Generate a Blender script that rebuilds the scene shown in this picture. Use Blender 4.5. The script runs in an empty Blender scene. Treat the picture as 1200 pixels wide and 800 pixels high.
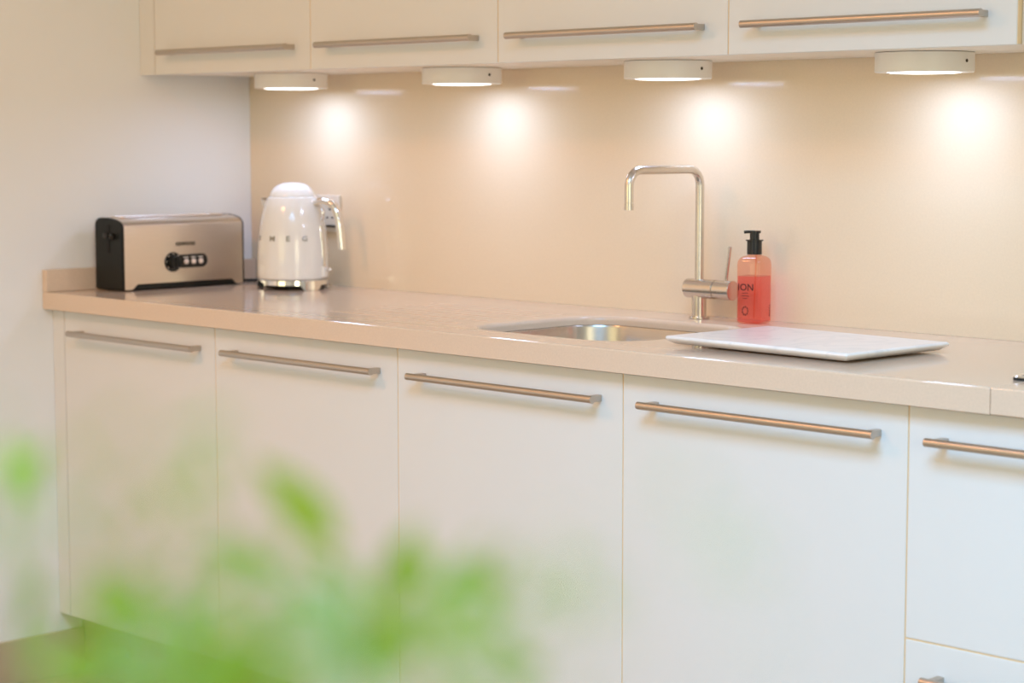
import bpy, bmesh, math, random
from mathutils import Vector, Matrix, Euler

C = bpy.context.scene.collection
SC = bpy.context.scene
PI = math.pi
rnd = random.Random(11)

# ------------------------------------------------------------------ measured place (metres)
ZT = 0.931        # worktop top
ZWB = 0.891       # worktop lower front edge
ZD = 0.150        # bottom of base doors
YB = 0.5955       # face of the splashback
XL = -0.0495      # face of the left wall
OV = -0.0266      # worktop front
YU = 0.2628       # face of the wall cabinet doors
ZU = 1.447        # bottom of the wall cabinets
UX = 0.0129

# ------------------------------------------------------------------ materials
def mat(name, col, rough=0.5, metal=0.0, spec=0.5, noise=0.0, nscale=20.0, bump=0.0, bscale=200.0,
        stretch=(1, 1, 1), coat=0.0, aniso=0.0, emit=None, estr=0.0):
    m = bpy.data.materials.new(name); m.use_nodes = True
    nt = m.node_tree; b = nt.nodes['Principled BSDF']
    b.inputs['Base Color'].default_value = (*col, 1)
    b.inputs['Roughness'].default_value = rough
    b.inputs['Metallic'].default_value = metal
    b.inputs['Specular IOR Level'].default_value = spec
    b.inputs['Coat Weight'].default_value = coat
    b.inputs['Anisotropic'].default_value = aniso
    if emit:
        b.inputs['Emission Color'].default_value = (*emit, 1)
        b.inputs['Emission Strength'].default_value = estr
    if noise or bump:
        tc = nt.nodes.new('ShaderNodeTexCoord'); mp = nt.nodes.new('ShaderNodeMapping')
        mp.inputs['Scale'].default_value = stretch
        nt.links.new(tc.outputs['Object'], mp.inputs['Vector'])
    if noise:
        n = nt.nodes.new('ShaderNodeTexNoise'); n.inputs['Scale'].default_value = nscale
        n.inputs['Detail'].default_value = 5
        r = nt.nodes.new('ShaderNodeValToRGB')
        r.color_ramp.elements[0].position = 0.3; r.color_ramp.elements[1].position = 0.7
        r.color_ramp.elements[0].color = (*[max(0, c * (1 - noise)) for c in col], 1)
        r.color_ramp.elements[1].color = (*[min(1, c * (1 + noise)) for c in col], 1)
        nt.links.new(mp.outputs['Vector'], n.inputs['Vector'])
        nt.links.new(n.outputs['Fac'], r.inputs['Fac'])
        nt.links.new(r.outputs['Color'], b.inputs['Base Color'])
    if bump:
        n2 = nt.nodes.new('ShaderNodeTexNoise'); n2.inputs['Scale'].default_value = bscale
        bp = nt.nodes.new('ShaderNodeBump'); bp.inputs['Strength'].default_value = bump
        bp.inputs['Distance'].default_value = 0.001
        nt.links.new(mp.outputs['Vector'], n2.inputs['Vector'])
        nt.links.new(n2.outputs['Fac'], bp.inputs['Height'])
        nt.links.new(bp.outputs['Normal'], b.inputs['Normal'])
    return m

M = {}
M['wall'] = mat('wall_paint', (0.87, 0.865, 0.85), 0.75, noise=0.01, nscale=3, bump=0.05, bscale=300)
M['ceiling'] = mat('ceiling_paint', (0.85, 0.84, 0.82), 0.8, noise=0.01, nscale=3)
M['floor'] = mat('floor_tile', (0.46, 0.33, 0.21), 0.35, noise=0.10, nscale=6)
M['skirting'] = mat('skirting_stone', (0.50, 0.38, 0.25), 0.4, noise=0.05, nscale=8)
M['door'] = mat('satin_white_lacquer', (0.75, 0.74, 0.715), 0.38, noise=0.008, nscale=4)
M['carcass'] = mat('cabinet_board', (0.84, 0.76, 0.64), 0.5, noise=0.01, nscale=9)
M['endboard'] = mat('tan_end_board', (0.72, 0.60, 0.46), 0.5, noise=0.02, nscale=20)
M['edging'] = mat('tan_edge_band', (0.88, 0.66, 0.40), 0.5, noise=0.02, nscale=30)
M['stone'] = mat('cream_composite_stone', (0.72, 0.56, 0.425), 0.10, noise=0.035, nscale=260)
M['splash'] = mat('cream_splashback', (0.81, 0.67, 0.49), 0.12, noise=0.02, nscale=240)
M['plinth'] = mat('plinth_board', (0.50, 0.42, 0.31), 0.5, noise=0.03, nscale=12)
M['steel'] = mat('brushed_steel', (0.55, 0.485, 0.42), 0.38, 1.0, noise=0.03, nscale=30, stretch=(1, 40, 40))
M['tapsteel'] = mat('satin_nickel', (0.72, 0.66, 0.59), 0.24, 1.0, noise=0.02, nscale=60)
M['sinksteel'] = mat('sink_steel', (0.58, 0.55, 0.51), 0.26, 1.0, noise=0.05, nscale=40, stretch=(1, 1, 30))
M['toastersteel'] = mat('toaster_steel', (0.70, 0.62, 0.545), 0.30, 1.0, noise=0.04, nscale=18, stretch=(1, 30, 60))
M['chrome'] = mat('chrome', (0.82, 0.82, 0.83), 0.06, 1.0, noise=0.01, nscale=10)
M['lettersteel'] = mat('dark_letter_metal', (0.40, 0.37, 0.32), 0.3, 1.0, noise=0.02, nscale=40)
M['black'] = mat('black_plastic', (0.010, 0.011, 0.009), 0.42, spec=0.3, noise=0.1, nscale=30)
M['gloss_black'] = mat('gloss_black_plastic', (0.012, 0.011, 0.010), 0.14, noise=0.1, nscale=30)
M['dark'] = mat('dark_recess', (0.006, 0.006, 0.006), 0.7, noise=0.1, nscale=30)
M['enamel'] = mat('white_enamel', (0.84, 0.83, 0.80), 0.12, noise=0.008, nscale=6, coat=0.4)
M['white_plastic'] = mat('white_plastic', (0.80, 0.73, 0.62), 0.35, noise=0.01, nscale=12)
M['button'] = mat('pale_button', (0.80, 0.66, 0.55), 0.35, noise=0.02, nscale=40)
M['ink'] = mat('brown_print', (0.05, 0.035, 0.012), 0.5, noise=0.05, nscale=60)
M['label_ink'] = mat('dark_red_print', (0.07, 0.006, 0.008), 0.5, noise=0.05, nscale=60)
M['lampshell'] = mat('lamp_housing_white', (0.88, 0.84, 0.78), 0.4, noise=0.01, nscale=20)
M['lens'] = mat('lamp_lens', (0.9, 0.88, 0.84), 0.4, noise=0.01, nscale=20, emit=(1.0, 0.97, 0.94), estr=4.0)
M['glass_black'] = mat('hob_glass', (0.01, 0.01, 0.01), 0.05, noise=0.05, nscale=30)
M['pot'] = mat('pot_glaze', (0.62, 0.58, 0.52), 0.4, noise=0.05, nscale=12)
M['soil'] = mat('potting_soil', (0.06, 0.04, 0.025), 0.9, noise=0.4, nscale=60)
M['stem'] = mat('plant_stem', (0.26, 0.34, 0.09), 0.5, noise=0.15, nscale=40)

def marble():
    m = mat('white_marble', (0.83, 0.81, 0.79), 0.22)
    nt = m.node_tree; b = nt.nodes['Principled BSDF']
    tc = nt.nodes.new('ShaderNodeTexCoord'); n = nt.nodes.new('ShaderNodeTexNoise')
    n.inputs['Scale'].default_value = 5; n.inputs['Detail'].default_value = 8; n.inputs['Distortion'].default_value = 1.6
    r = nt.nodes.new('ShaderNodeValToRGB'); e = r.color_ramp.elements
    e[0].position = 0.46; e[0].color = (0.88, 0.85, 0.82, 1); e[1].position = 0.54; e[1].color = (0.88, 0.85, 0.82, 1)
    k = r.color_ramp.elements.new(0.50); k.color = (0.80, 0.785, 0.77, 1)
    nt.links.new(tc.outputs['Object'], n.inputs['Vector']); nt.links.new(n.outputs['Fac'], r.inputs['Fac'])
    nt.links.new(r.outputs['Color'], b.inputs['Base Color'])
    return m
M['marble'] = marble()

def leaf_mat(name, col, tcol, gl=0.5):
    m = bpy.data.materials.new(name); m.use_nodes = True; nt = m.node_tree
    b = nt.nodes['Principled BSDF']; out = nt.nodes['Material Output']
    b.inputs['Roughness'].default_value = gl
    tc = nt.nodes.new('ShaderNodeTexCoord'); n = nt.nodes.new('ShaderNodeTexNoise'); n.inputs['Scale'].default_value = 25
    r = nt.nodes.new('ShaderNodeValToRGB')
    r.color_ramp.elements[0].color = (*[c * 0.8 for c in col], 1); r.color_ramp.elements[1].color = (*[min(1, c * 1.2) for c in col], 1)
    nt.links.new(tc.outputs['Object'], n.inputs['Vector']); nt.links.new(n.outputs['Fac'], r.inputs['Fac'])
    nt.links.new(r.outputs['Color'], b.inputs['Base Color'])
    t = nt.nodes.new('ShaderNodeBsdfTranslucent'); t.inputs['Color'].default_value = (*tcol, 1)
    mx = nt.nodes.new('ShaderNodeMixShader'); mx.inputs['Fac'].default_value = 0.45
    nt.links.new(b.outputs[0], mx.inputs[1]); nt.links.new(t.outputs[0], mx.inputs[2]); nt.links.new(mx.outputs[0], out.inputs['Surface'])
    return m
M['leaf'] = leaf_mat('leaf_lime', (0.20, 0.35, 0.02), (0.36, 0.53, 0.02))
M['leaf_mint'] = leaf_mat('leaf_highlight_green', (0.34, 0.50, 0.23), (0.42, 0.62, 0.29), 0.35)  # paler green with the leaves' bluish highlights put into the colour

def plastic_tint(name, tint, diff, dfac):
    """thin tinted clear plastic: tinted see-through + some scattering body + surface gloss"""
    m = bpy.data.materials.new(name); m.use_nodes = True; nt = m.node_tree
    for nn in list(nt.nodes):
        if nn.type == 'BSDF_PRINCIPLED': nt.nodes.remove(nn)
    out = nt.nodes['Material Output']
    tr = nt.nodes.new('ShaderNodeBsdfTransparent'); tr.inputs['Color'].default_value = (*tint, 1)
    df = nt.nodes.new('ShaderNodeBsdfDiffuse')
    tl = nt.nodes.new('ShaderNodeBsdfTranslucent'); tl.inputs['Color'].default_value = (*diff, 1)
    tc = nt.nodes.new('ShaderNodeTexCoord'); n = nt.nodes.new('ShaderNodeTexNoise'); n.inputs['Scale'].default_value = 30
    r = nt.nodes.new('ShaderNodeValToRGB')
    r.color_ramp.elements[0].color = (*[c * 0.96 for c in diff], 1); r.color_ramp.elements[1].color = (*[min(1, c * 1.04) for c in diff], 1)
    nt.links.new(tc.outputs['Object'], n.inputs['Vector']); nt.links.new(n.outputs['Fac'], r.inputs['Fac'])
    nt.links.new(r.outputs['Color'], df.inputs['Color'])
    a0 = nt.nodes.new('ShaderNodeMixShader'); a0.inputs['Fac'].default_value = 0.5
    nt.links.new(df.outputs[0], a0.inputs[1]); nt.links.new(tl.outputs[0], a0.inputs[2])
    a = nt.nodes.new('ShaderNodeMixShader'); a.inputs['Fac'].default_value = dfac
    nt.links.new(tr.outputs[0], a.inputs[1]); nt.links.new(a0.outputs[0], a.inputs[2])
    g = nt.nodes.new('ShaderNodeBsdfGlossy'); g.inputs['Roughness'].default_value = 0.06
    fr = nt.nodes.new('ShaderNodeFresnel'); fr.inputs['IOR'].default_value = 1.45
    c = nt.nodes.new('ShaderNodeMixShader')
    geo = nt.nodes.new('ShaderNodeNewGeometry'); inv = nt.nodes.new('ShaderNodeMath'); inv.operation = 'SUBTRACT'; inv.inputs[0].default_value = 1.0
    mul = nt.nodes.new('ShaderNodeMath'); mul.operation = 'MULTIPLY'
    nt.links.new(geo.outputs['Backfacing'], inv.inputs[1]); nt.links.new(fr.outputs[0], mul.inputs[0]); nt.links.new(inv.outputs[0], mul.inputs[1])
    nt.links.new(mul.outputs[0], c.inputs['Fac']); nt.links.new(a.outputs[0], c.inputs[1]); nt.links.new(g.outputs[0], c.inputs[2])
    nt.links.new(c.outputs[0], out.inputs['Surface'])
    return m
M['bottle'] = plastic_tint('pink_clear_plastic', (1.0, 0.78, 0.71), (1.0, 0.5, 0.38), 0.015)
M['liquid'] = plastic_tint('coral_liquid', (1.0, 0.63, 0.66), (1.0, 0.30, 0.26), 0.035)

def glassy():
    m = mat('skylight_glass', (1, 1, 1), 0.02); b = m.node_tree.nodes['Principled BSDF']
    nt = m.node_tree; out = nt.nodes['Material Output']
    tr = nt.nodes.new('ShaderNodeBsdfTransparent'); mx = nt.nodes.new('ShaderNodeMixShader'); mx.inputs['Fac'].default_value = 0.08
    nt.links.new(tr.outputs[0], mx.inputs[1]); nt.links.new(b.outputs[0], mx.inputs[2]); nt.links.new(mx.outputs[0], out.inputs['Surface'])
    return m
M['window_glass'] = glassy()

# ------------------------------------------------------------------ helpers
def link(o, parent=None):
    C.objects.link(o)
    if parent is not None: o.parent = parent
    return o

def obj(name, bm, m, parent=None, smooth=False, loc=None, angle=35):
    bmesh.ops.recalc_face_normals(bm, faces=bm.faces)
    me = bpy.data.meshes.new(name); bm.to_mesh(me); bm.free()
    me.materials.append(M[m] if isinstance(m, str) else m)
    if smooth:
        me.polygons.foreach_set('use_smooth', [True] * len(me.polygons))
        me.set_sharp_from_angle(angle=math.radians(angle))
    o = bpy.data.objects.new(name, me)
    if loc: o.location = loc
    return link(o, parent)

def thing(name, label, cat, loc=(0, 0, 0), rz=0.0, group=None):
    o = bpy.data.objects.new(name, None); o.empty_display_size = 0.05
    C.objects.link(o); o.location = loc; o.rotation_euler = (0, 0, rz)
    o['label'] = label; o['category'] = cat
    if group: o['group'] = group
    return o

def tag(o, label, cat, group=None):
    o['label'] = label; o['category'] = cat
    if group: o['group'] = group
    return o

def struct(o, label, cat):
    o['kind'] = 'structure'; o['label'] = label; o['category'] = cat
    return o

def BM(): return bmesh.new()

def box(bm, a, b, bev=0.0, seg=2):
    r = bmesh.ops.create_cube(bm, size=1.0)
    vs = r['verts']
    for v in vs:
        v.co = Vector([(a[i] + b[i]) / 2 + v.co[i] * (b[i] - a[i]) for i in range(3)])
    if bev:
        es = list({e for v in vs for e in v.link_edges})
        bmesh.ops.bevel(bm, geom=es, offset=bev, segments=seg, affect='EDGES', profile=0.5)
    return bm

def cyl(bm, p, q, r, r2=None, n=32, caps=True):
    p, q = Vector(p), Vector(q); d = q - p
    rot = d.to_track_quat('Z', 'Y').to_matrix().to_4x4()
    mtx = Matrix.Translation((p + q) / 2) @ rot
    bmesh.ops.create_cone(bm, cap_ends=caps, segments=n, radius1=r, radius2=r if r2 is None else r2, depth=d.length, matrix=mtx)
    return bm

def tube(bm, pts, r, n=20, caps=True, flat=None):
    """swept tube along pts; flat=(a,b) gives an elliptic section (a sideways, b up)"""
    pts = [Vector(p) for p in pts]; rings = []; up = Vector((0, 0, 1))
    prev = None
    for i, p in enumerate(pts):
        t = (pts[min(i + 1, len(pts) - 1)] - pts[max(i - 1, 0)]).normalized()
        if prev is None:
            a = t.cross(up)
            if a.length < 1e-3: a = t.cross(Vector((1, 0, 0)))
            a.normalize()
        else:
            a = (prev - t * prev.dot(t)).normalized()
        b = a.cross(t).normalized(); prev = a
        ra, rb = (r, r) if flat is None else flat
        if isinstance(r, (list, tuple)): ra = rb = r[i]
        rings.append([bm.verts.new(p + a * math.cos(2 * PI * k / n) * ra + b * math.sin(2 * PI * k / n) * rb) for k in range(n)])
    for i in range(len(rings) - 1):
        for k in range(n):
            bm.faces.new((rings[i][k], rings[i][(k + 1) % n], rings[i + 1][(k + 1) % n], rings[i + 1][k]))
    if caps:
        bm.faces.new(rings[0][::-1]); bm.faces.new(rings[-1])
    return bm

def lathe(bm, prof, n=64, c=(0, 0, 0)):
    """prof: list of (r, z), bottom to top; r == 0 closes the end"""
    rings = []
    for r, z in prof:
        if r <= 1e-6: rings.append([bm.verts.new((c[0], c[1], c[2] + z))])
        else: rings.append([bm.verts.new((c[0] + r * math.cos(2 * PI * k / n), c[1] + r * math.sin(2 * PI * k / n), c[2] + z)) for k in range(n)])
    for a, b in zip(rings, rings[1:]):
        for k in range(n):
            j = (k + 1) % n
            if len(a) == 1 and len(b) == 1: continue
            if len(a) == 1: bm.faces.new((a[0], b[j], b[k]))
            elif len(b) == 1: bm.faces.new((a[k], a[j], b[0]))
            else: bm.faces.new((a[k], a[j], b[j], b[k]))
    return bm

def smooth_prof(ctrl, n=6):
    """Catmull-Rom through control points"""
    out = []
    P = [ctrl[0]] + list(ctrl) + [ctrl[-1]]
    for i in range(1, len(P) - 2):
        p0, p1, p2, p3 = [Vector(q) for q in P[i - 1:i + 3]]
        for k in range(n):
            t = k / n
            out.append(0.5 * ((2 * p1) + (p2 - p0) * t + (2 * p0 - 5 * p1 + 4 * p2 - p3) * t * t + (3 * p1 - p0 - 3 * p2 + p3) * t ** 3))
    out.append(Vector(ctrl[-1]))
    return [tuple(v) for v in out]

def rrect(x0, x1, y0, y1, r, n=10):
    pts = []
    for cx, cy, a0 in ((x1 - r, y1 - r, 0), (x0 + r, y1 - r, 90), (x0 + r, y0 + r, 180), (x1 - r, y0 + r, 270)):
        for k in range(n + 1):
            a = math.radians(a0 + 90 * k / n)
            pts.append((cx + r * math.cos(a), cy + r * math.sin(a)))
    return pts

def loop(bm, pts, z): return [bm.verts.new((x, y, z)) for x, y in pts]

def bridge(bm, a, b):
    n = len(a)
    for k in range(n): bm.faces.new((a[k], a[(k + 1) % n], b[(k + 1) % n], b[k]))

def extrude_profile(bm, prof, ax, a, b):
    """closed 2-D outline swept from a to b along axis ax ('x': (y,z) outline, 'z': (x,y) outline)"""
    def P(u, v, t): return (t, u, v) if ax == 'x' else ((u, t, v) if ax == 'y' else (u, v, t))
    A = [bm.verts.new(P(u, v, a)) for u, v in prof]; B = [bm.verts.new(P(u, v, b)) for u, v in prof]
    bridge(bm, A, B); bm.faces.new(A[::-1]); bm.faces.new(B)
    return bm

def text_bm(bm, s, size, mtx, depth=0.0006, width=1.0, bold=0.0):
    cu = bpy.data.curves.new('lettering', 'FONT'); cu.body = s; cu.size = size; cu.extrude = depth
    cu.align_x = 'CENTER'; cu.align_y = 'CENTER'; cu.offset = bold; cu.resolution_u = 3
    o = bpy.data.objects.new('lettering', cu); C.objects.link(o)
    dg = bpy.context.evaluated_depsgraph_get()
    me = bpy.data.meshes.new_from_object(o.evaluated_get(dg))
    me.transform(mtx @ Matrix.Diagonal((width, 1, 1, 1)))
    bm.from_mesh(me)
    bpy.data.objects.remove(o); bpy.data.curves.remove(cu); bpy.data.meshes.remove(me)
    return bm

# ------------------------------------------------------------------ camera
cam = bpy.data.cameras.new('camera'); co = bpy.data.objects.new('camera', cam); C.objects.link(co)
cpos = Vector((4.23460107, -2.65325114, 1.30803956))
fw = Vector((-0.71126557, 0.69564581, -0.10088704)); rt = Vector((0.69929178, 0.71483552, -0.00108861)); up = Vector((-0.07136035, 0.07132376, 0.99489729))
mw = Matrix.Identity(4)
for i in range(3):
    mw[i][0] = rt[i]; mw[i][1] = up[i]; mw[i][2] = -fw[i]; mw[i][3] = cpos[i]
co.matrix_world = mw
cam.sensor_width = 36.0; cam.lens = 2418.486 / 1200 * 36.0
cam.clip_start = 0.05
cam.dof.use_dof = True; cam.dof.focus_distance = 3.70; cam.dof.aperture_fstop = 4.0
SC.camera = co

# ------------------------------------------------------------------ setting
H = 2.55
o = obj('wall_left', box(BM(), (XL - 0.12, -4.4, 0), (XL, 0.76, H)), 'wall'); struct(o, 'plain white painted wall at the left end of the worktop', 'wall')
o = obj('wall_back', box(BM(), (XL, YB + 0.0205, 0), (6.2, YB + 0.15, H)), 'wall'); struct(o, 'white wall behind the kitchen units', 'wall')
o = obj('floor', box(BM(), (XL - 0.12, -4.4, -0.06), (6.2, 0.76, 0.0)), 'floor'); struct(o, 'tiled floor in front of the kitchen units', 'floor')
sx0, sx1, sy0, sy1 = 2.35, 3.65, -2.50, -1.20
bm = BM()
for a, b in (((XL - 0.12, -4.4), (sx0, 0.76)), ((sx1, -4.4), (6.2, 0.76)), ((sx0, -4.4), (sx1, sy0)), ((sx0, sy1), (sx1, 0.76))):
    box(bm, (a[0], a[1], H), (b[0], b[1], H + 0.12))
o = obj('ceiling', bm, 'ceiling'); struct(o, 'plain white ceiling above the kitchen', 'ceiling')
bm = BM()
for a, b in (((sx0, sy0), (sx0 + 0.05, sy1)), ((sx1 - 0.05, sy0), (sx1, sy1)), ((sx0 + 0.05, sy0), (sx1 - 0.05, sy0 + 0.05)), ((sx0 + 0.05, sy1 - 0.05), (sx1 - 0.05, sy1))):
    box(bm, (a[0], a[1], H + 0.06), (b[0], b[1], H + 0.12))
o = obj('window_1', bm, 'door'); struct(o, 'roof window in the ceiling over the kitchen floor', 'window')
g = obj('window_pane', box(BM(), (sx0 + 0.05, sy0 + 0.05, H + 0.085), (sx1 - 0.05, sy1 - 0.05, H + 0.095)), 'window_glass', o)
def pierced_wall(axis, c0, c1, a0, a1, w0, w1, z0, z1):
    """wall slab with one window opening; axis 'y': the slab lies between y=c0 and y=c1"""
    bm = BM()
    for (p, q), (zl, zh) in (((a0, w0), (0, H)), ((w1, a1), (0, H)), ((w0, w1), (0, z0)), ((w0, w1), (z1, H))):
        if axis == 'y': box(bm, (p, c0, zl), (q, c1, zh))
        else: box(bm, (c0, p, zl), (c1, q, zh))
    return bm
def window(name, axis, c0, c1, w0, w1, z0, z1, label):
    bm = BM(); f = 0.05; m = (w0 + w1) / 2
    for (p, q), (zl, zh) in (((w0, w0 + f), (z0, z1)), ((w1 - f, w1), (z0, z1)), ((w0 + f, w1 - f), (z0, z0 + f)), ((w0 + f, w1 - f), (z1 - f, z1)), ((m - f / 2, m + f / 2), (z0 + f, z1 - f))):
        if axis == 'y': box(bm, (p, c0, zl), (q, c1, zh))
        else: box(bm, (c0, p, zl), (c1, q, zh))
    o = obj(name, bm, 'door'); struct(o, label, 'window')
    for p, q in ((w0 + f, m - f / 2), (m + f / 2, w1 - f)):
        cm = (c0 + c1) / 2
        a, b = ((p, cm - 0.004, z0 + f), (q, cm + 0.004, z1 - f)) if axis == 'y' else ((cm - 0.004, p, z0 + f), (cm + 0.004, q, z1 - f))
        obj('window_pane', box(BM(), a, b), 'window_glass', o)
XR, YF = 5.6, -4.4
o = obj('wall_front', pierced_wall('y', YF - 0.15, YF, XL - 0.12, XR + 0.15, 0.6, 2.6, 0.9, 2.15), 'wall'); struct(o, 'white wall across the room facing the kitchen units', 'wall')
o = obj('wall_right', pierced_wall('x', XR, XR + 0.15, YF, 0.74, -2.9, -1.3, 0.9, 2.15), 'wall'); struct(o, 'white wall at the far right end of the room', 'wall')
window('fill_window_2', 'y', YF - 0.10, YF - 0.05, 0.6, 2.6, 0.9, 2.15, 'added two pane window framing a fill light, facing the kitchen units')  # unseen window, added as a frame for the warm rear fill
window('fill_window_3', 'x', XR + 0.05, XR + 0.10, -2.9, -1.3, 0.9, 2.15, 'added two pane window framing a fill light in the right end wall')  # unseen window, added to house the fill from the right
bm = BM(); box(bm, (XL + 0.0003, -4.39, 0.0), (XL + 0.014, 0.0610, 0.1055), 0.002)
o = obj('baseboard_left', bm, 'skirting'); struct(o, 'tan skirting along the foot of the left wall', 'skirting')

t = thing('ceiling_light', 'square white ceiling light over the floor near the left wall', 'light', (0.75, -1.9, H))
obj('housing', box(BM(), (-0.28, -0.28, -0.06), (0.28, 0.28, -0.0005), 0.006), 'lampshell', t)
obj('diffuser', box(BM(), (-0.255, -0.255, -0.068), (0.255, 0.255, -0.0605), 0.003), 'lens', t)

# ------------------------------------------------------------------ splashback
bm = box(BM(), (XL + 0.0005, YB, ZT + 0.0002), (XR - 0.01, YB + 0.02, ZU + 0.02))
tag(obj('splashback', bm, 'splash'), 'glossy cream splashback panel covering the wall between worktop and wall cabinets', 'splashback')

# ------------------------------------------------------------------ worktop
wt = thing('worktop', 'long cream stone worktop carrying kettle, toaster and tap', 'worktop', (0, 0, 0))
XS = 2.561
bm = BM()
SB = ZT - 0.018
outer = rrect(XL + 0.0005, XS, OV, YB - 0.0005, 0.0006, 2)
prof_out = [(0.0025, 0.0), (0.0007, 0.0007), (0.0, 0.0025)]
def inset_rect(d): return rrect(XL + 0.0005 + d, XS - d, OV + d, YB + 0.0195 - d, 0.0006, 2)
tops = loop(bm, inset_rect(0.0025), ZT)
prev = tops
for d, dz in prof_out[1:] + [(0.0, ZT - ZWB), (0.04, ZT - ZWB), (0.04, 0.018)]:
    nx = loop(bm, inset_rect(d), ZT - dz); bridge(bm, prev, nx); prev = nx
holes_edges = []
def ring_edges(vs): return [bm.edges.get((vs[k], vs[(k + 1) % len(vs)])) or bm.edges.new((vs[k], vs[(k + 1) % len(vs)])) for k in range(len(vs))]
# sink opening, soft rounded rim
SX0, SX1, SY0, SY1, SR = 1.300, 1.735, 0.072, 0.458, 0.095
R = 0.009
h0 = loop(bm, rrect(SX0 - R, SX1 + R, SY0 - R, SY1 + R, SR + R, 12), ZT)
sink_top = h0; pv = h0
for k in range(1, 10):
    a = math.radians(90 * k / 9); d = R * (1 - math.sin(a)); dz = R * (1 - math.cos(a))
    nx = loop(bm, rrect(SX0 - d, SX1 + d, SY0 - d, SY1 + d, SR + d, 12), ZT - dz); bridge(bm, pv, nx); pv = nx
nx = loop(bm, rrect(SX0, SX1, SY0, SY1, SR, 12), SB); bridge(bm, pv, nx); sink_bot = nx
# drainer grooves
groove_tops = []
for gy in (0.123, 0.195, 0.267, 0.339, 0.411):
    w = 0.0065
    t0 = loop(bm, rrect(0.845, 1.255, gy - w, gy + w, w - 1e-4, 6), ZT)
    w2 = 0.0045
    t1 = loop(bm, rrect(0.848, 1.252, gy - w2, gy + w2, w2 - 1e-4, 6), ZT - 0.002)
    w3 = 0.0015
    t2 = loop(bm, rrect(0.853, 1.247, gy - w3, gy + w3, w3 - 1e-4, 6), ZT - 0.003)
    bridge(bm, t0, t1); bridge(bm, t1, t2); bm.faces.new(t2); groove_tops.append(t0)
es = ring_edges(tops) + ring_edges(sink_top)
for t in groove_tops: es += ring_edges(t)
bmesh.ops.triangle_fill(bm, edges=es, use_beauty=True)
es = ring_edges(prev) + ring_edges(sink_bot)
bmesh.ops.triangle_fill(bm, edges=es, use_beauty=True)
obj('slab', bm, 'stone', wt, smooth=True, angle=15)
bm = box(BM(), (XS + 0.0008, OV, ZWB), (3.6, YB + 0.0195, ZT), 0.0015)
obj('slab', bm, 'stone', wt)
bm = box(BM(), (XL + 0.0005, OV, ZT + 0.0003), (XL + 0.0200, YB - 0.001, ZT + 0.053), 0.0012)
obj('upstand', bm, 'stone', wt)

# ------------------------------------------------------------------ handles and cabinets
def handle_bm(x0, x1, y, z):
    """round bar on two square posts, in front of a door face at y"""
    bm = BM(); r = 0.0068; yb = y - 0.031
    cyl(bm, (x0, yb, z), (x1, yb, z), r, n=28)
    for px in (x0 + 0.016, x1 - 0.012):
        box(bm, (px - 0.006, yb - 0.002, z - 0.0055), (px + 0.006, y + 0.0002, z + 0.0055), 0.0008, 1)
    return bm

def base_cabinet(i, label):
    t = thing('base_cabinet', label, 'cabinet', (0.6 * i, 0, ZD), 0, 'base cabinets under the worktop')
    bm = BM()                                                       # open-topped carcass
    d0, d1 = 0.0225, 0.575; h = 0.7385 if i == 2 else 0.7385
    box(bm, (0.0006, d0, 0.0), (0.0186, d1, h)); box(bm, (0.5814, d0, 0.0), (0.5994, d1, h))
    box(bm, (0.0186, d0, 0.0), (0.5814, d1, 0.018)); box(bm, (0.0186, d1 - 0.01, 0.018), (0.5814, d1, h))
    obj('carcass', bm, 'carcass', t)
    for ex in (0.0003, 0.5988): obj('edge_strip', box(BM(), (ex, 0.0012, 0.0), (ex + 0.0009, 0.0222, 0.7365)), 'edging', t)
    dr = obj('door', box(BM(), (0.0015, 0.0, 0.0), (0.5985, 0.0205, 0.7365), 0.0012), 'door', t)
    obj('handle', handle_bm(0.063, 0.556, 0.0, 0.839 - ZD), 'steel', dr, smooth=True)
    return t

base_cabinet(0, 'white handled base cabinet beside the filler strip, under the toaster')
base_cabinet(1, 'white handled base cabinet second from the left wall, under the drainer grooves')
base_cabinet(2, 'white handled base cabinet third from the left wall, below the sink')
base_cabinet(3, 'white handled base cabinet below the marble board, next to the drawers')

t = thing('drawer_cabinet', 'white base cabinet with stacked drawers at the far right of the base row', 'cabinet', (2.4, 0, ZD))
bm = BM(); d0, d1, h = 0.0225, 0.575, 0.7385
box(bm, (0.0006, d0, 0.0), (0.0186, d1, h)); box(bm, (0.5814, d0, 0.0), (0.5994, d1, h))
box(bm, (0.0186, d0, 0.0), (0.5814, d1, 0.018)); box(bm, (0.0186, d1 - 0.01, 0.018), (0.5814, d1, h))
obj('carcass', bm, 'carcass', t)
obj('edge_strip', box(BM(), (0.0003, 0.0012, 0.0), (0.0012, 0.0222, 0.7365)), 'edging', t)
obj('edge_strip', box(BM(), (0.0016, 0.0012, 0.3688), (0.598, 0.0222, 0.3712)), 'edging', t)
for z0, z1, hz in ((0.3715, 0.7365, 0.838 - ZD), (0.0, 0.3685, 0.466 - ZD)):
    dr = obj('drawer', box(BM(), (0.0015, 0.0, z0), (0.5985, 0.0205, z1), 0.0012), 'door', t)
    obj('handle', handle_bm(0.052, 0.548, 0.0, hz), 'steel', dr, smooth=True)
tag(obj('filler_strip', box(BM(), (XL + 0.0006, 0.0, ZD), (-0.0014, 0.0205, ZD + 0.7365), 0.001), 'door'),
    'narrow white filler strip between left wall and the base doors', 'filler strip')
tag(obj('plinth', box(BM(), (XL + 0.0006, 0.0627, 0.0), (3.6, 0.081, ZD - 0.0005)), 'plinth'),
    'recessed beige plinth board under the base cabinets', 'plinth')

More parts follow.
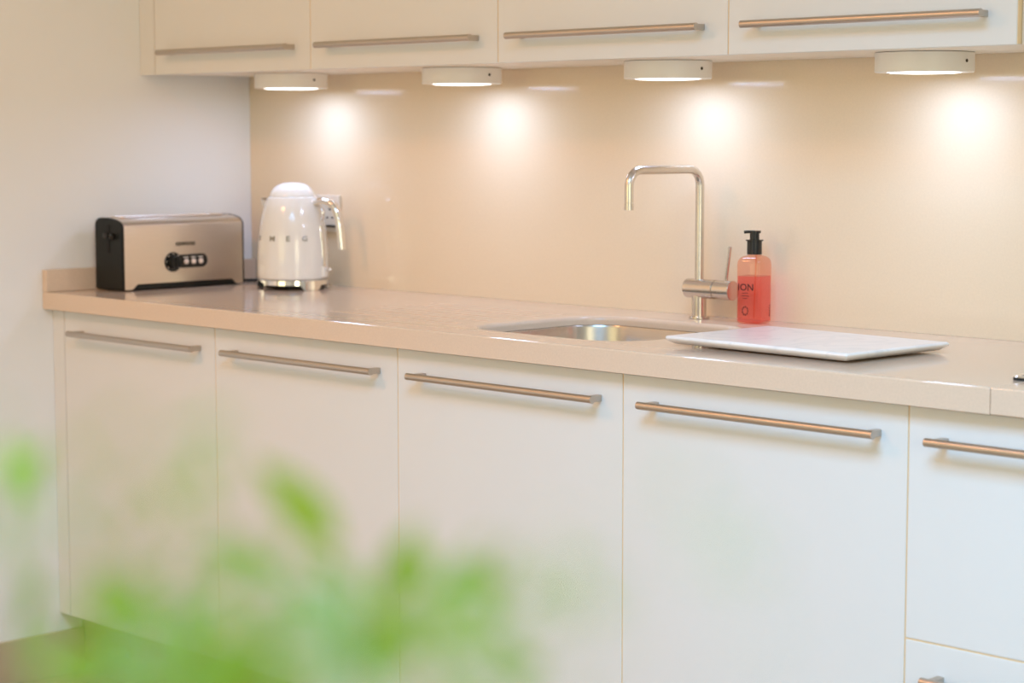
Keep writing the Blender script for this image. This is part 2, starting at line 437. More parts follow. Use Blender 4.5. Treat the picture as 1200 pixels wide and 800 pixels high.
def wall_cabinet(i, label):
    t = thing('wall_cabinet', label, 'cabinet', (UX + 0.6 * i, YU, ZU), 0, 'wall cabinets above the splashback')
    bm = BM(); hh = 0.72
    box(bm, (0.0006, 0.0225, 0.001), (0.5994, YB - YU - 0.0008, hh), 0.0006, 1)
    obj('carcass', bm, 'carcass', t)
    for ex in (0.0003, 0.5988): obj('edge_strip', box(BM(), (ex, 0.0012, 0.001), (ex + 0.0009, 0.0222, hh)), 'edging', t)
    dr = obj('door', box(BM(), (0.0015, 0.0, 0.0), (0.5985, 0.0205, hh), 0.0012), 'door', t)
    obj('handle', handle_bm(0.055, 0.551, 0.0, 1.4985 - ZU), 'steel', dr, smooth=True)
    return t
wc0 = wall_cabinet(0, 'white wall cabinet next to the left wall, farthest of the four')
wall_cabinet(1, 'white wall cabinet second from the left wall')
wall_cabinet(2, 'white wall cabinet above the kitchen tap, third from the left wall')
wc3 = wall_cabinet(3, 'white wall cabinet at the right end, nearest the camera, above the last downlight')
obj('filler_strip', box(BM(), (XL + 0.0006 - UX, 0.0, 0.0), (-0.0014, 0.0205, 0.72), 0.001), 'door', wc0)
obj('end_panel', box(BM(), (0.6006, 0.012, -0.001), (0.6186, YB - YU - 0.001, 0.72), 0.001), 'endboard', wc3)['label'] = 'tan end panel'

# ------------------------------------------------------------------ under-cabinet lamps
LAMPS = [(0.300, 'round white downlight above the kettle'),
         (0.900, 'round white downlight second from the left wall, above the drainer'),
         (1.500, 'round white downlight above the kitchen tap'),
         (2.105, 'round white downlight nearest the camera, beyond the soap bottle')]
LY = 0.455; LB = 1.4125
for lx, lab in LAMPS:
    t = thing('cabinet_downlight', lab, 'light', (lx, LY, LB), 0, 'downlights under the wall cabinets')
    bm = lathe(BM(), [(0.066, 0.0), (0.0862, 0.0), (0.0875, 0.0012), (0.0875, 0.0345), (0, 0.0345)], 64)
    lathe(bm, [(0.066, 0.0), (0.066, 0.006), (0, 0.006)], 64)
    obj('housing', bm, 'lampshell', t, smooth=True)
    bm = lathe(BM(), [(0, -0.0022), (0.04, -0.002), (0.060, -0.0012), (0.0655, 0.0005), (0.0655, 0.005)], 48)
    obj('lens', bm, 'lens', t, smooth=True)
    bm = cyl(BM(), (0.0855, 0, 0.019), (0.0885, 0, 0.019), 0.0030, n=16)
    obj('screw', bm, 'ink', t)
    L = bpy.data.lights.new('downlight_glow', 'AREA'); L.shape = 'DISK'; L.size = 0.12
    L.energy = 0.813; L.color = (0.409, 0.591, 1.000); L.spread = math.radians(180)
    lo = bpy.data.objects.new('downlight_glow', L); C.objects.link(lo); lo.location = (lx, LY, LB - 0.0045)

# ------------------------------------------------------------------ sink and tap
t = thing('sink_bowl', 'stainless steel sink bowl set into the worktop', 'sink', ((SX0 + SX1) / 2, (SY0 + SY1) / 2, 0.74))
cx, cy = (SX0 + SX1) / 2, (SY0 + SY1) / 2
bm = BM()
def sl(d, r): return [(x - cx, y - cy) for x, y in rrect(SX0 + d, SX1 - d, SY0 + d, SY1 - d, r, 12)]
zt = SB - 0.0008 - 0.74
seq = [(-0.012, SR + 0.012, zt - 0.0014), (-0.012, SR + 0.012, zt), (0.0015, SR - 0.0015, zt), (0.003, SR - 0.003, zt - 0.004),
       (0.006, SR - 0.006, 0.03), (0.014, SR - 0.014, 0.008), (0.03, SR - 0.03, 0.0015), (0.11, 0.045, 0.0)]
pv = None
for d, r, z in seq:
    nx = loop(bm, sl(d, r), z)
    if pv: bridge(bm, pv, nx)
    pv = nx
bm.faces.new(pv)
obj('basin', bm, 'sinksteel', t, smooth=True, angle=50)
bm = lathe(BM(), [(0, 0.0055), (0.012, 0.005), (0.030, 0.004), (0.042, 0.0028), (0.045, 0.0007)], 40)
obj('drain', bm, 'steel', t, smooth=True)

TX, TY = 1.514, 0.539
t = thing('kitchen_tap', 'brushed steel mixer tap with square spout behind the sink', 'tap', (TX, TY, ZT))
bm = lathe(BM(), [(0, 0.0004), (0.0205, 0.0004), (0.0212, 0.0012), (0.0212, 0.004), (0.020, 0.005), (0.0148, 0.0052), (0.0148, 0.052), (0, 0.052)], 40)
obj('base', bm, 'tapsteel', t, smooth=True)
bm = BM()
cyl(bm, (-0.030, 0, 0.061), (0.0455, 0, 0.061), 0.0197, n=48)
bmesh.ops.bevel(bm, geom=[e for e in bm.edges if e.calc_length() < 0.004], offset=0.0012, segments=2, affect='EDGES')
obj('mixer_body', bm, 'tapsteel', t, smooth=True)
bm = BM()
cyl(bm, (0.0465, 0, 0.061), (0.089, 0, 0.061), 0.0197, n=48)
bmesh.ops.bevel(bm, geom=[e for e in bm.edges if e.calc_length() < 0.004], offset=0.0010, segments=2, affect='EDGES')
cyl(bm, (0.070, 0, 0.076), (0.0835, -0.004, 0.149), 0.0036, n=16)
obj('lever', bm, 'tapsteel', t, smooth=True)
r, zt_, yr = 0.0088, 0.3025, -0.212
pts = [(0, 0, 0.075), (0, 0, 0.15), (0, 0, 0.22)]
rb = 0.032
for k in range(0, 11):
    a = math.radians(9 * k); pts.append((0, -rb + rb * math.cos(a), zt_ - rb + rb * math.sin(a)))
for k in range(0, 11):
    a = math.radians(9 * k); pts.append((0, yr + rb - rb * math.sin(a), zt_ - rb + rb * math.cos(a)))
pts.append((0, yr, 0.240))
bm = tube(BM(), pts, r, 28)
obj('spout', bm, 'tapsteel', t, smooth=True)
bm = lathe(BM(), [(0.0055, 0.0), (0.0092, 0.0), (0.0092, 0.0135), (0.0, 0.0135)], 32, (0, yr, 0.2255))
obj('aerator', bm, 'tapsteel', t, smooth=True)

# ------------------------------------------------------------------ soap bottle
t = thing('soap_bottle', 'square clear coral-pink soap bottle with black pump by the tap', 'bottle', (1.657, 0.538, ZT), math.radians(13))
hw = 0.0268
bm = BM(); pv = None
def sq(h, r): return rrect(-h, h, -h, h, min(r, h - 1e-4), 6)
prof = [(hw - 0.004, 0.006, 0.0006), (hw - 0.001, 0.007, 0.002), (hw, 0.007, 0.005), (hw, 0.007, 0.118), (hw - 0.0008, 0.0075, 0.124), (hw - 0.003, 0.009, 0.129),
        (hw - 0.007, 0.011, 0.1325), (hw - 0.012, 0.0125, 0.1345), (0.0115, 0.0112, 0.1355), (0.0108, 0.0106, 0.138)]
for h_, r_, z in prof:
    nx = loop(bm, sq(h_, r_), z)
    if pv: bridge(bm, pv, nx)
    else: bm.faces.new(nx[::-1])
    pv = nx
bm.faces.new(pv)
obj('bottle_body', bm, 'bottle', t, smooth=True, angle=60)
bm = BM(); pv = None; q = 0.0012
for h_, r_, z in [(hw - 0.004 - q, 0.006, 0.003), (hw - q, 0.0062, 0.006), (hw - q, 0.0062, 0.094)]:
    nx = loop(bm, sq(h_, r_), z)
    if pv: bridge(bm, pv, nx)
    else: bm.faces.new(nx[::-1])
    pv = nx
bm.faces.new(pv)
o = obj('liquid', bm, 'liquid', t, smooth=True, angle=60); o['label'] = 'coral red liquid soap filling two thirds'
bm = lathe(BM(), [(0, 0.1365), (0.0148, 0.1365), (0.0148, 0.1625), (0.0175, 0.1630), (0.0175, 0.1655), (0.0095, 0.1660), (0.0095, 0.1790), (0.0, 0.1790)], 40)
cyl(bm, (0, 0, 0.1785), (0, 0, 0.1835), 0.0125, n=32)
d = Matrix.Rotation(math.radians(-13 - 134), 4, 'Z') @ Vector((1, 0, 0))
nz = [Vector((0, 0, 0.1808)), d * 0.012 + Vector((0, 0, 0.1808)), d * 0.021 + Vector((0, 0, 0.1803))]
tube(bm, nz, 0.003, 14)
obj('pump', bm, 'gloss_black', t, smooth=True)
bm = cyl(BM(), (0, 0, 0.010), (0.004, 0, 0.1366), 0.0016, n=10)
obj('dip_tube', bm, 'bottle', t, smooth=True)
bm = BM()
Rf = Matrix.Rotation(PI / 2, 4, 'X')                                  # text upright, facing -y
F = lambda x, z: Matrix.Translation((x, -hw - 0.0004, z)) @ Rf
text_bm(bm, 'ION', 0.0190, F(-0.005, 0.072), 0.0002, 1.0, 0.0002)
for k, (w, z) in enumerate(((0.012, 0.0605), (0.016, 0.055), (0.009, 0.050))):
    box(bm, (-0.006 - w / 2, -hw - 0.0006, z), (-0.006 + w / 2, -hw - 0.0002, z + 0.0011))
for k in range(9):
    a = 2 * PI * k / 9
    box(bm, (-0.006 + 0.006 * math.cos(a) - 0.001, -hw - 0.0006, 0.026 + 0.008 * math.sin(a) - 0.002), (-0.006 + 0.006 * math.cos(a) + 0.001, -hw - 0.0002, 0.026 + 0.008 * math.sin(a) + 0.002))
obj('print', bm, 'label_ink', t)
bm = BM()
for k in range(5):
    z = 0.014 + 0.005 * k
    box(bm, (hw + 0.0002, 0.013, z), (hw + 0.0006, 0.0165, z + 0.0035 - 0.0004 * k))
obj('print', bm, 'label_ink', t)

# ------------------------------------------------------------------ marble board
t = thing('marble_board', 'white marble serving board lying on the worktop right of the sink', 'board', (2.027, 0.222, ZT), math.radians(-2.4))
bm = BM(); hx, hy = 0.206, 0.140; pv = None
def rr(d, r=0.006): return rrect(-hx + d, hx - d, -hy + d, hy - d, max(r - d, 0.002), 5)
for d, z in [(0.013, 0.0035), (0.003, 0.0095), (0.0008, 0.0115), (0.0, 0.0135), (0.0008, 0.0158), (0.0030, 0.0172), (0.006, 0.0176)]:
    nx = loop(bm, rr(d), z)
    if pv: bridge(bm, pv, nx)
    else: bm.faces.new(nx[::-1])
    pv = nx
bm.faces.new(pv)
obj('slab', bm, 'marble', t, smooth=True, angle=40)
for sx in (-1, 1):
    for sy in (-1, 1):
        obj('foot', cyl(BM(), (sx * 0.13, sy * 0.07, 0.0003), (sx * 0.13, sy * 0.07, 0.0034), 0.008, n=20), 'black', t)

# ------------------------------------------------------------------ hob
t = thing('hob', 'black glass hob with steel rim at the far right of worktop', 'hob', (2.83, 0.315, ZT))
bm = BM(); hx, hy = 0.302, 0.238; pv = None
def hr(d): return rrect(-hx + d, hx - d, -hy + d, hy - d, 0.014, 6)
for d, z in [(0.0, 0.0046), (0.0, 0.0052), (0.002, 0.0068), (0.008, 0.0068), (0.009, 0.0050)]:
    nx = loop(bm, hr(d), z)
    if pv: bridge(bm, pv, nx)
    pv = nx
obj('rim', bm, 'chrome', t, smooth=True)
bm = BM(); a = loop(bm, hr(0.0006), 0.0003); b = loop(bm, hr(0.0006), 0.0045); bridge(bm, a, b); bm.faces.new(a[::-1]); bm.faces.new(b)
obj('casing', bm, 'dark', t)
bm = BM(); a = loop(bm, hr(0.0092), 0.0047); b = loop(bm, hr(0.0092), 0.0058); bridge(bm, a, b); bm.faces.new(a[::-1]); bm.faces.new(b)
obj('glass_top', bm, 'glass_black', t)

# ------------------------------------------------------------------ toaster
W, D = 0.362, 0.112
t = thing('toaster', 'long brushed steel toaster with black ends by the left wall', 'toaster', (0.0885, 0.1075, ZT), math.radians(90.6))
def tprof(g=0.0, zb=0.016):
    top = [(0.0 - g, 0.150), (0.0012 - g, 0.1565), (0.0055, 0.1612 + g), (0.014, 0.1655 + g), (0.030, 0.1705 + g), (0.056, 0.1735 + g), (0.085, 0.1735 + g),
           (0.101, 0.1715 + g), (0.1085 + g, 0.1660), (0.112 + g, 0.1570)]
    return [(0.0 - g, zb)] + top + [(0.112 + g, zb)]
obj('body', extrude_profile(BM(), tprof(), 'x', 0.0062, W - 0.0042), 'toastersteel', t, smooth=True, angle=30)
def skirt(x0, x1, x2, sgn):                                          # steel front running down to the worktop at both ends
    pr = [(x0, 0.0035), (x1, 0.0035), (x1 + sgn * 0.006, 0.0065), (x2 - sgn * 0.004, 0.0135), (x2, 0.0165), (x0, 0.0165)]
    obj('front_skirt', extrude_profile(BM(), pr, 'y', 0.0, 0.0035), 'toastersteel', t)
skirt(0.0062, 0.026, 0.044, 1); skirt(W - 0.0042, W - 0.022, W - 0.040, -1)
bm = box(BM(), (0.0065, 0.004, 0.0035), (W - 0.0045, D - 0.004, 0.0155))
obj('base', bm, 'black', t)
for x0, x1 in ((0.0, 0.006), (W - 0.004, W)):
    bm = extrude_profile(BM(), tprof(0.0010, 0.0035), 'x', x0, x1)
    bmesh.ops.bevel(bm, geom=[e for e in bm.edges if abs(e.verts[0].co.x - e.verts[1].co.x) < 1e-6 and abs(e.verts[0].co.x - (0.0 if x0 == 0 else W)) < 1e-6], offset=0.0018, segments=2, affect='EDGES')
    obj('end_cap', bm, 'black', t, smooth=True, angle=40)
bm = BM()
for fx in (0.03, W - 0.03):
    for fy in (0.02, D - 0.02): obj('foot', cyl(BM(), (fx, fy, 0.0003), (fx, fy, 0.0034), 0.009, n=16), 'black', t)
bm = BM()                                                             # slot surround and the two long slots
zz = 0.1728
o1 = loop(bm, rrect(0.030, W - 0.030, 0.040, 0.098, 0.010, 5), zz); o2 = loop(bm, rrect(0.031, W - 0.031, 0.041, 0.097, 0.010, 5), zz + 0.0035)
i2 = loop(bm, rrect(0.036, W - 0.036, 0.046, 0.092, 0.008, 5), zz + 0.0035); i1 = loop(bm, rrect(0.037, W - 0.037, 0.047, 0.091, 0.008, 5), zz + 0.0008)
bridge(bm, o1, o2); bridge(bm, o2, i2); bridge(bm, i2, i1)
obj('slot_surround', bm, 'toastersteel', t, smooth=True)
bm = box(BM(), (0.036, 0.046, 0.1738), (W - 0.036, 0.092, 0.1746))
obj('slot', bm, 'dark', t)
# control panel: dial plate joined to a button strip
bm = BM(); DX, DZ = 0.146, 0.0650
out = []
for k in range(33):
    a = math.radians(44 + (320 - 44) * k / 32); out.append((DX + 0.0240 * math.cos(a), DZ + 0.0240 * math.sin(a)))
for k in range(13):
    a = math.radians(-90 + 180 * k / 12); out.append((0.2315 + 0.0165 * math.cos(a), DZ + 0.001 + 0.0165 * math.sin(a)))
A = [bm.verts.new((x, 0.0012, z)) for x, z in out]; B = [bm.verts.new((x, -0.0022, z)) for x, z in out]
bridge(bm, A, B); bm.faces.new(A[::-1]); bm.faces.new(B)
cp = obj('control_panel', bm, 'gloss_black', t)
bm = cyl(BM(), (DX, -0.0022, DZ), (DX, -0.015, DZ), 0.0150, 0.0138, n=36)
box(bm, (DX - 0.0016, -0.019, DZ - 0.0115), (DX + 0.0016, -0.0145, DZ + 0.0115), 0.0005, 1)
obj('dial', bm, 'black', cp, smooth=True)
bm = BM()
for k in range(7):
    a = math.radians(-40 + 260 * k / 6)
    x, z = DX + 0.0200 * math.cos(a), DZ + 0.0200 * math.sin(a)
    box(bm, (x - 0.0011, -0.0027, z - 0.0011), (x + 0.0011, -0.0021, z + 0.0011))
for bx in (0.1835, 0.2055, 0.2270):
    box(bm, (bx - 0.007, -0.0027, DZ + 0.0085), (bx + 0.007, -0.0021, DZ + 0.0108))
obj('markings', bm, 'white_plastic', cp)
for bx in (0.1835, 0.2055, 0.2270):
    b = obj('button', lathe(BM(), [(0.0064, 0), (0.0064, 0.003), (0.0052, 0.0038), (0, 0.0042)], 24), 'button', cp, smooth=True)
    b.location = (bx, -0.0020, DZ - 0.0005); b.rotation_euler = (PI / 2, 0, 0)
bm = text_bm(BM(), 'KENWOOD', 0.0120, Matrix.Translation((0.184, -0.0004, 0.1075)) @ Matrix.Rotation(PI / 2, 4, 'X'), 0.0002, 0.9, 0.0005)
obj('lettering', bm, 'ink', t)
# lever and vent shape on the black end
bm = BM()
box(bm, (-0.0022, 0.050, 0.090), (0.0004, 0.062, 0.158), 0.001, 1)
obj('lever_track', bm, 'dark', t)
bm = BM()
box(bm, (-0.010, 0.046, 0.126), (-0.0012, 0.066, 0.139), 0.003, 2)
bm2 = lathe(BM(), [(0, -0.004), (0.006, -0.002), (0.009, 0.004), (0.006, 0.010), (0, 0.012)], 20)
me = bpy.data.meshes.new('lever_tmp'); bm2.to_mesh(me); bm2.free()
me.transform(Matrix.Translation((-0.005, 0.036, 0.129)) @ Matrix.Rotation(PI / 3, 4, 'X')); bm.from_mesh(me); bpy.data.meshes.remove(me)
obj('lever', bm, 'gloss_black', t, smooth=True)
bm = cyl(BM(), (W - 0.0005, 0.03, 0.135), (W + 0.006, 0.03, 0.135), 0.003, n=14)
obj('side_button', bm, 'black', t)
bm = tube(BM(), smooth_prof([(W - 0.006, 0.100, 0.010), (W + 0.02, 0.085, 0.0048), (W + 0.05, 0.060, 0.0043), (W + 0.080, 0.030, 0.0043), (W + 0.093, -0.004, 0.0043), (W + 0.100, -0.03, 0.0043)], 6), 0.0037, 12)
obj('power_cord', bm, 'black', t, smooth=True)

# ------------------------------------------------------------------ kettle
KX, KY = 0.283, 0.468
t = thing('kettle', 'rounded white retro kettle with chrome handle and chrome base', 'kettle', (KX, KY, ZT), math.radians(19.6))
prof = smooth_prof([(0.0862, 0.0285), (0.0868, 0.045), (0.0862, 0.075), (0.0838, 0.115), (0.0775, 0.160), (0.0690, 0.195), (0.0600, 0.219)], 6)
prof = [(0, 0.0245), (0.080, 0.0245), (0.0845, 0.0258)] + prof + [(0.0585, 0.2215), (0.0555, 0.2225), (0, 0.2225)]
obj('body', lathe(BM(), prof, 80), 'enamel', t, smooth=True, angle=40)
prof = [(0, 0.2226), (0.0545, 0.2226)] + smooth_prof([(0.0550, 0.2235), (0.0535, 0.2285), (0.0475, 0.2395), (0.0360, 0.2500), (0.0200, 0.2555), (0.0002, 0.2570)], 5) + [(0, 0.2570)]
obj('lid', lathe(BM(), prof, 64), 'enamel', t, smooth=True, angle=40)
bm = BM()                                                             # chrome base ring with arched cut-outs between its feet
n = 144; zs = []
def low(a):
    d = min(abs((a - c + 180) % 360 - 180) for c in (232, 333, 53, 142))
    return 0.0006 if d < 13 else (0.0120 if d > 20 else 0.0006 + 0.0114 * (d - 13) / 7)
rows = []
for k in range(n):
    a = 360 * k / n; ca, sa = math.cos(math.radians(a)), math.sin(math.radians(a)); zl = low(a)
    rows.append([bm.verts.new((r_ * ca, r_ * sa, z_)) for r_, z_ in ((0.082, zl), (0.0875, zl), (0.0862, 0.0225), (0.0845, 0.0242), (0.080, 0.0242))])
for k in range(n):
    A, B = rows[k], rows[(k + 1) % n]
    for j in range(4): bm.faces.new((A[j], B[j], B[j + 1], A[j + 1]))
    bm.faces.new((A[4], B[4], B[0], A[0]))
bs = obj('base', bm, 'chrome', t, smooth=True)
obj('underside', lathe(BM(), [(0, 0.004), (0.070, 0.004), (0.074, 0.006), (0.079, 0.022), (0, 0.022)], 48), 'black', bs, smooth=True)
# handle: chrome strip arching out and down, white inner face
hp = smooth_prof([(0.060, 0, 0.208), (0.080, 0, 0.2145), (0.101, 0, 0.2130), (0.119, 0, 0.203), (0.1295, 0, 0.184), (0.1355, 0, 0.156), (0.1395, 0, 0.124), (0.1415, 0, 0.098)], 6)
hd = obj('handle', tube(BM(), hp, 0.01, 20, flat=(0.0120, 0.0066)), 'chrome', t, smooth=True)
hp2 = [(x - 0.0072 * (1 if z < 0.20 else 0.35), y, z - 0.0072 * (0.2 if z < 0.18 else 1)) for x, y, z in hp[2:-1]]
o = obj('handle_liner', tube(BM(), hp2, 0.01, 16, flat=(0.0100, 0.0030)), 'white_plastic', hd, smooth=True)
bm = tube(BM(), smooth_prof([(0.066, 0, 0.200), (0.083, 0, 0.196), (0.087, 0, 0.180), (0.082, 0, 0.166)], 5), 0.006, 14, flat=(0.006, 0.003))
obj('lid_release', bm, 'chrome', t, smooth=True)
bm = tube(BM(), [(0.079, 0, 0.154), (0.0825, 0, 0.135), (0.0850, 0, 0.110), (0.0872, 0, 0.075), (0.0875, 0, 0.045)], 0.0030, 12, flat=(0.006, 0.0022))
obj('spine_trim', bm, 'chrome', t, smooth=True)
bm = BM(); box(bm, (0.082, -0.010, 0.030), (0.094, 0.010, 0.055), 0.003)
o = obj('switch_block', bm, 'enamel', t)
bm = cyl(BM(), (0.092, 0, 0.046), (0.1015, 0, 0.048), 0.0022, n=14)
bmesh.ops.create_uvsphere(bm, u_segments=20, v_segments=12, radius=0.0052, matrix=Matrix.Translation((0.1045, 0, 0.0485)))
obj('switch', bm, 'chrome', t, smooth=True)
# spout on the far side
bm = BM()
vs = []
for z, rb_, tip, half in ((0.168, 0.0740, 0.0755, 0.003), (0.182, 0.0700, 0.0795, 0.010), (0.198, 0.0655, 0.0850, 0.017), (0.2135, 0.0605, 0.0905, 0.022)):
    ring = [Vector((-rb_ + 0.004, -half * 1.1, z)), Vector((-(rb_ + tip) / 2, -half * 0.62, z)), Vector((-tip, 0, z + (0.002 if z > 0.21 else 0))), Vector((-(rb_ + tip) / 2, half * 0.62, z)), Vector((-rb_ + 0.004, half * 1.1, z))]
    vs.append([bm.verts.new(v) for v in ring])
for a, b in zip(vs, vs[1:]):
    for k in range(4): bm.faces.new((a[k], a[k + 1], b[k + 1], b[k]))
    bm.faces.new((a[4], a[0], b[0], b[4]))
bm.faces.new(vs[0][::-1]); bm.faces.new(vs[-1])
sp = obj('spout', bm, 'enamel', t, smooth=True, angle=50)
bm = BM()
ring = [(-0.062, -0.019, 0.2150), (-0.075, -0.0115, 0.2152), (-0.0880, 0, 0.2168), (-0.075, 0.0115, 0.2152), (-0.062, 0.019, 0.2150)]
A = [bm.verts.new(v) for v in ring]; B = [bm.verts.new((x, y, z + 0.0009)) for x, y, z in ring]; bridge(bm, A, B); bm.faces.new(A[::-1]); bm.faces.new(B)
obj('spout_filter', bm, 'dark', sp)
# chrome letters round the front
bm = BM()
for ch, dg in zip('SMEG', (-38, -4, 24, 52)):
    a = math.radians(-90 + dg); zc = 0.1235; rr_ = 0.0832
    mtx = Matrix.Translation((rr_ * math.cos(a), rr_ * math.sin(a), zc)) @ Matrix.Rotation(a + PI / 2, 4, 'Z') @ Matrix.Rotation(PI / 2 - 0.10, 4, 'X')
    obj('letter', text_bm(BM(), ch, 0.0175, mtx, 0.0009, 1.15, 0.0004), 'lettersteel', t)

# ------------------------------------------------------------------ wall socket behind the kettle
t = thing('wall_socket', 'white double wall socket half hidden behind the kettle', 'socket', (0.243, YB, 1.109))
bm = box(BM(), (-0.073, -0.008, -0.045), (0.073, -0.0004, 0.045), 0.002)
obj('plate', bm, 'white_plastic', t)
for s in (-1, 1):
    bm = BM(); c0 = s * 0.036
    box(bm, (c0 - 0.004, -0.0085, 0.008), (c0 + 0.004, -0.0070, 0.0125)); box(bm, (c0 - 0.014, -0.0085, -0.012), (c0 - 0.006, -0.0070, -0.0085)); box(bm, (c0 + 0.006, -0.0085, -0.012), (c0 + 0.014, -0.0070, -0.0085))
    obj('pin_holes', bm, 'dark', t)
    bm = box(BM(), (c0 - 0.006, -0.012, 0.020), (c0 + 0.006, -0.0075, 0.038), 0.001, 1)
    obj('rocker_switch', bm, 'white_plastic', t)
bm = box(BM(), (0.026, -0.0125, -0.0335), (0.058, -0.0075, -0.0285), 0.0005, 1)
obj('indicator', bm, 'dark', t)

# ------------------------------------------------------------------ potted plant in the foreground
def P(u, v, d):
    """a point of the plant, d metres out along the viewing axis"""
    return cpos + fw * d + rt * ((u - 600) / 2418.5 * d) - up * ((v - 400) / 2418.5 * d)

base = Vector((3.80, -2.33, 0.0))
plant = thing('potted_plant', 'leafy light green plant blurred in the foreground at lower left', 'plant', base)
bm = lathe(BM(), [(0, 0.0005), (0.105, 0.0005), (0.112, 0.006), (0.145, 0.24), (0.150, 0.245), (0.150, 0.262), (0.142, 0.262), (0.137, 0.235), (0, 0.235)], 48)
obj('pot', bm, 'pot', plant, smooth=True)
bm = lathe(BM(), [(0.1365, 0.2352), (0.09, 0.241), (0.04, 0.245), (0, 0.246)], 32)
obj('soil', bm, 'soil', plant)

def leaf(bm, root, direc, length, width, nrm, droop=0.25, fold=0.18):
    """pointed leaf blade, folded along its midrib and drooping to the tip"""
    d = direc.normalized(); s = d.cross(nrm).normalized(); n = s.cross(d).normalized()
    ts = (0.0, 0.08, 0.22, 0.40, 0.58, 0.75, 0.90, 1.0); ws = (0.06, 0.30, 0.80, 1.0, 0.92, 0.66, 0.30, 0.02)
    L, Cc, Rr = [], [], []
    for tt, w in zip(ts, ws):
        c = root + d * (length * tt) - n * (droop * length * tt * tt)
        h = 0.5 * width * w
        Cc.append(bm.verts.new(c)); L.append(bm.verts.new(c + s * h + n * (fold * h))); Rr.append(bm.verts.new(c - s * h + n * (fold * h)))
    for k in range(len(ts) - 1):
        bm.faces.new((L[k], L[k + 1], Cc[k + 1], Cc[k])); bm.faces.new((Cc[k], Cc[k + 1], Rr[k + 1], Rr[k]))

# each spray: stem tip (u, v, d) and its leaves (root uv, tip uv, width)
SPEC = [
    ((420, 720, 0.62), [((398, 640), (302, 540), .0135), ((335, 672), (228, 640), .0108), ((430, 700), (365, 640), .0068), ((410, 720), (340, 690), .0094), ((425, 760), (360, 720), .0115), ((420, 800), (395, 700), .0108), ((470, 790), (420, 730), .0108)]),
    ((520, 720, 0.60), [((440, 720), (492, 610), .0101), ((505, 690), (478, 625), .0068), ((520, 660), (598, 690), .0097), ((500, 700), (560, 672), .0068), ((500, 720), (450, 790), .0094), ((540, 720), (610, 770), .0081), ((570, 790), (640, 770), .0068)]),
    ((200, 760, 0.64), [((200, 760), (260, 690), .0101), ((190, 740), (110, 665), .0081), ((210, 790), (290, 760), .0108), ((170, 790), (90, 760), .0108), ((130, 800), (40, 775), .0094), ((250, 800), (180, 730), .0108)]),
    ((30, 690, 0.64), [((40, 590), (8, 515), .0094), ((20, 580), (52, 520), .0074), ((20, 760), (50, 660), .0054)]),
]
groups = []
for (su, sv, sd), lv in SPEC:
    bm = BM(); tipw = P(su, sv + 60, sd)
    mid = base + Vector((0, 0, 0.24)) + (tipw - base - Vector((0, 0, 0.24))) * 0.55 + Vector((rnd.uniform(-.02, .02), rnd.uniform(-.02, .02), 0.03))
    st = smooth_prof([tuple(base + Vector((rnd.uniform(-.04, .04), rnd.uniform(-.04, .04), 0.238))), tuple(mid), tuple(tipw)], 8)
    tube(bm, st, [0.0032 - 0.0022 * k / (len(st) - 1) for k in range(len(st))], 8)
    for (a, b, w) in lv:                                              # twigs to the leaf roots
        A = P(a[0], a[1], sd)
        tw = smooth_prof([st[-1], tuple((A + tipw) / 2 + Vector((0, 0, 0.001))), tuple(A)], 4)
        tube(bm, tw, [0.0007 - 0.0003 * k / (len(tw) - 1) for k in range(len(tw))], 6)
    obj('stem', bm, 'stem', plant, smooth=True)
    bm = BM()
    for (a, b, w) in lv:
        A, B = P(a[0], a[1], sd), P(b[0], b[1], sd + rnd.uniform(-.015, .015))
        nrm = (Vector((0, 0, 1)) * 0.8 - fw * rnd.uniform(0.6, 1.2) + rt * rnd.uniform(-.4, .4)).normalized()
        leaf(bm, A, B - A, (B - A).length * 1.02, w, nrm, 0.06)
    groups.append(bm)
mint = BM()
def spray(bm, us, vs, ds, alpha, length, width):
    """scatter of small leaves thick enough to cover about alpha of a patch of the plant"""
    dm = (ds[0] + ds[1]) / 2; px = length * width * 0.5 * (2418.5 / dm) ** 2
    count = max(1, round(-math.log(1 - alpha) * (us[1] - us[0]) * (vs[1] - vs[0]) / px))
    for _ in range(count):
        A = P(rnd.uniform(*us), rnd.uniform(*vs), rnd.uniform(*ds))
        an = rnd.uniform(0, 2 * PI)
        dr = rt * math.cos(an) + up * math.sin(an) - fw * rnd.uniform(-.5, .5)
        nrm = (Vector((0, 0, 1)) * 0.7 - fw * rnd.uniform(0.4, 1.1) + rt * rnd.uniform(-.5, .5)).normalized()
        leaf(bm, A - dr * length * 0.5, dr, length * rnd.uniform(.8, 1.2), width * rnd.uniform(.8, 1.2), nrm, 0.15)
spray(groups[2], (85, 250), (490, 700), (0.38, 0.46), 0.24, 0.011, 0.0032)
spray(groups[2], (90, 330), (680, 760), (0.42, 0.52), 0.58, 0.012, 0.0040)
spray(groups[2], (60, 340), (752, 840), (0.42, 0.52), 0.80, 0.015, 0.0055)
spray(mint, (-20, 300), (780, 850), (0.36, 0.44), 0.10, 0.012, 0.0045)
spray(mint, (340, 480), (700, 840), (0.36, 0.46), 0.38, 0.012, 0.0045)
spray(groups[0], (260, 460), (640, 840), (0.42, 0.50), 0.34, 0.012, 0.0040)
spray(groups[1], (440, 640), (680, 840), (0.40, 0.50), 0.34, 0.012, 0.0040)
spray(groups[1], (535, 610), (650, 705), (0.46, 0.54), 0.45, 0.014, 0.0050)
spray(mint, (500, 660), (710, 840), (0.34, 0.42), 0.22, 0.010, 0.0036)
spray(groups[1], (580, 690), (640, 840), (0.36, 0.42), 0.12, 0.008, 0.0026)
spray(mint, (-20, 70), (500, 760), (0.36, 0.42), 0.14, 0.009, 0.0030)
spray(mint, (590, 960), (560, 800), (0.30, 0.36), 0.045, 0.006, 0.0018)
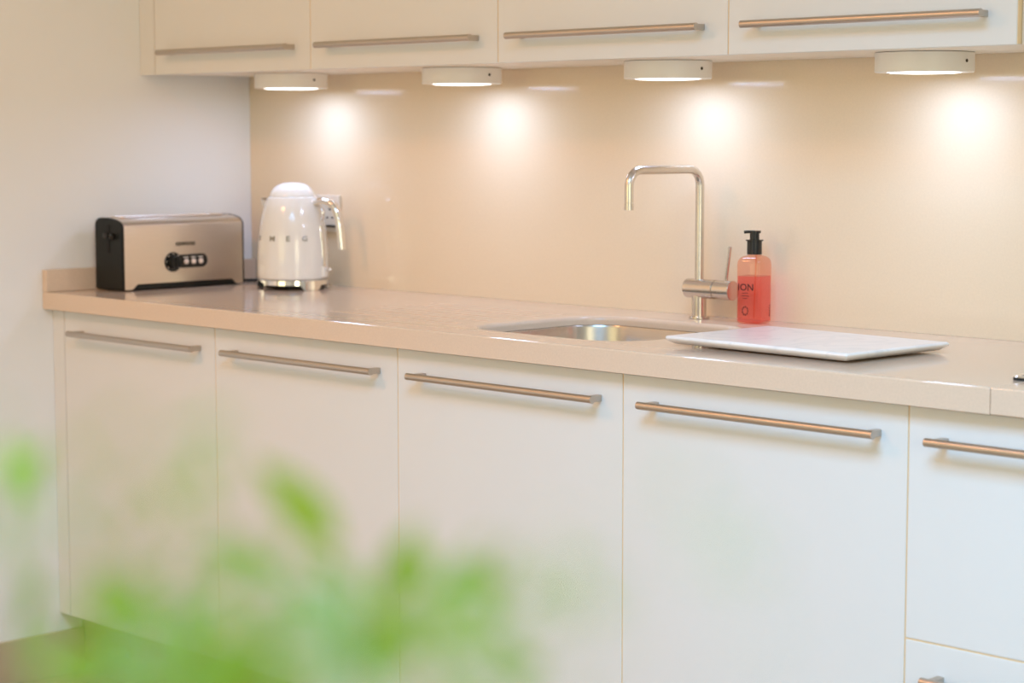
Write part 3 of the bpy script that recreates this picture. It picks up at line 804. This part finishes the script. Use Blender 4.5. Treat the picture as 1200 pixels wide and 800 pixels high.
spray(mint, (775, 830), (560, 605), (0.30, 0.34), 0.16, 0.006, 0.0016)
spray(groups[2], (0, 620), (880, 1300), (0.44, 0.56), 0.5, 0.022, 0.0080)
for g in groups: obj('foliage', g, 'leaf', plant, smooth=True, angle=80)
o = obj('foliage', mint, 'leaf_mint', plant, smooth=True, angle=80)
for ch in plant.children:
    if ch.name.startswith(('stem', 'foliage')):
        ch.data.transform(Matrix.Translation(-base))

# ------------------------------------------------------------------ light
SPREAD = {'roof_window_daylight': 142}                                # beam narrowed to keep roof light off the left end; no shaft built
def area(name, loc, target, sx, sy, energy, col):
    L = bpy.data.lights.new(name, 'AREA'); L.shape = 'RECTANGLE'; L.size = sx; L.size_y = sy
    L.energy = energy; L.color = col; L.spread = math.radians(SPREAD.get(name, 180))
    o = bpy.data.objects.new(name, L); C.objects.link(o); o.location = loc
    o.rotation_euler = (Vector(target) - Vector(loc)).to_track_quat('-Z', 'Y').to_euler()
    return o
area('roof_window_daylight', (3.0, -1.85, H + 0.05), (3.0, -1.85, 0), 1.2, 1.2, 91.164, (0.2535, 0.5880, 1.0000))
area('ceiling_lamp_glow', (0.75, -1.9, H - 0.075), (0.75, -1.9, 0), 0.5, 0.5, 18.600, (1.0000, 0.3300, 0.0300))
area('side_fill_light', (XR - 0.03, -2.1, 1.525), (0, -2.1, 1.525), 1.5, 1.15, 27.900, (1.0000, 0.9237, 0.6129))  # fill light fitted to the tones, placed in the added side window
area('rear_fill_light', (1.6, YF + 0.03, 1.525), (1.6, 0, 1.525), 1.9, 1.15, 16.800, (1.0000, 0.8870, 0.4300))  # warm fill added to balance the tones, placed in the added rear window

w = bpy.data.worlds.new('world'); SC.world = w; w.use_nodes = True
bg = w.node_tree.nodes['Background']; bg.inputs['Color'].default_value = (1.0, 0.95, 0.88, 1); bg.inputs['Strength'].default_value = 0.35

SC.view_settings.view_transform = 'Standard'; SC.view_settings.look = 'None'
SC.view_settings.gamma = 1.0; SC.view_settings.use_curve_mapping = False
SC.view_settings.exposure = 0.0
SC.cycles.use_denoising = True
SC.cycles.max_bounces = 10; SC.cycles.diffuse_bounces = 6; SC.cycles.transparent_max_bounces = 12
SC.cycles.sample_clamp_indirect = 6.0
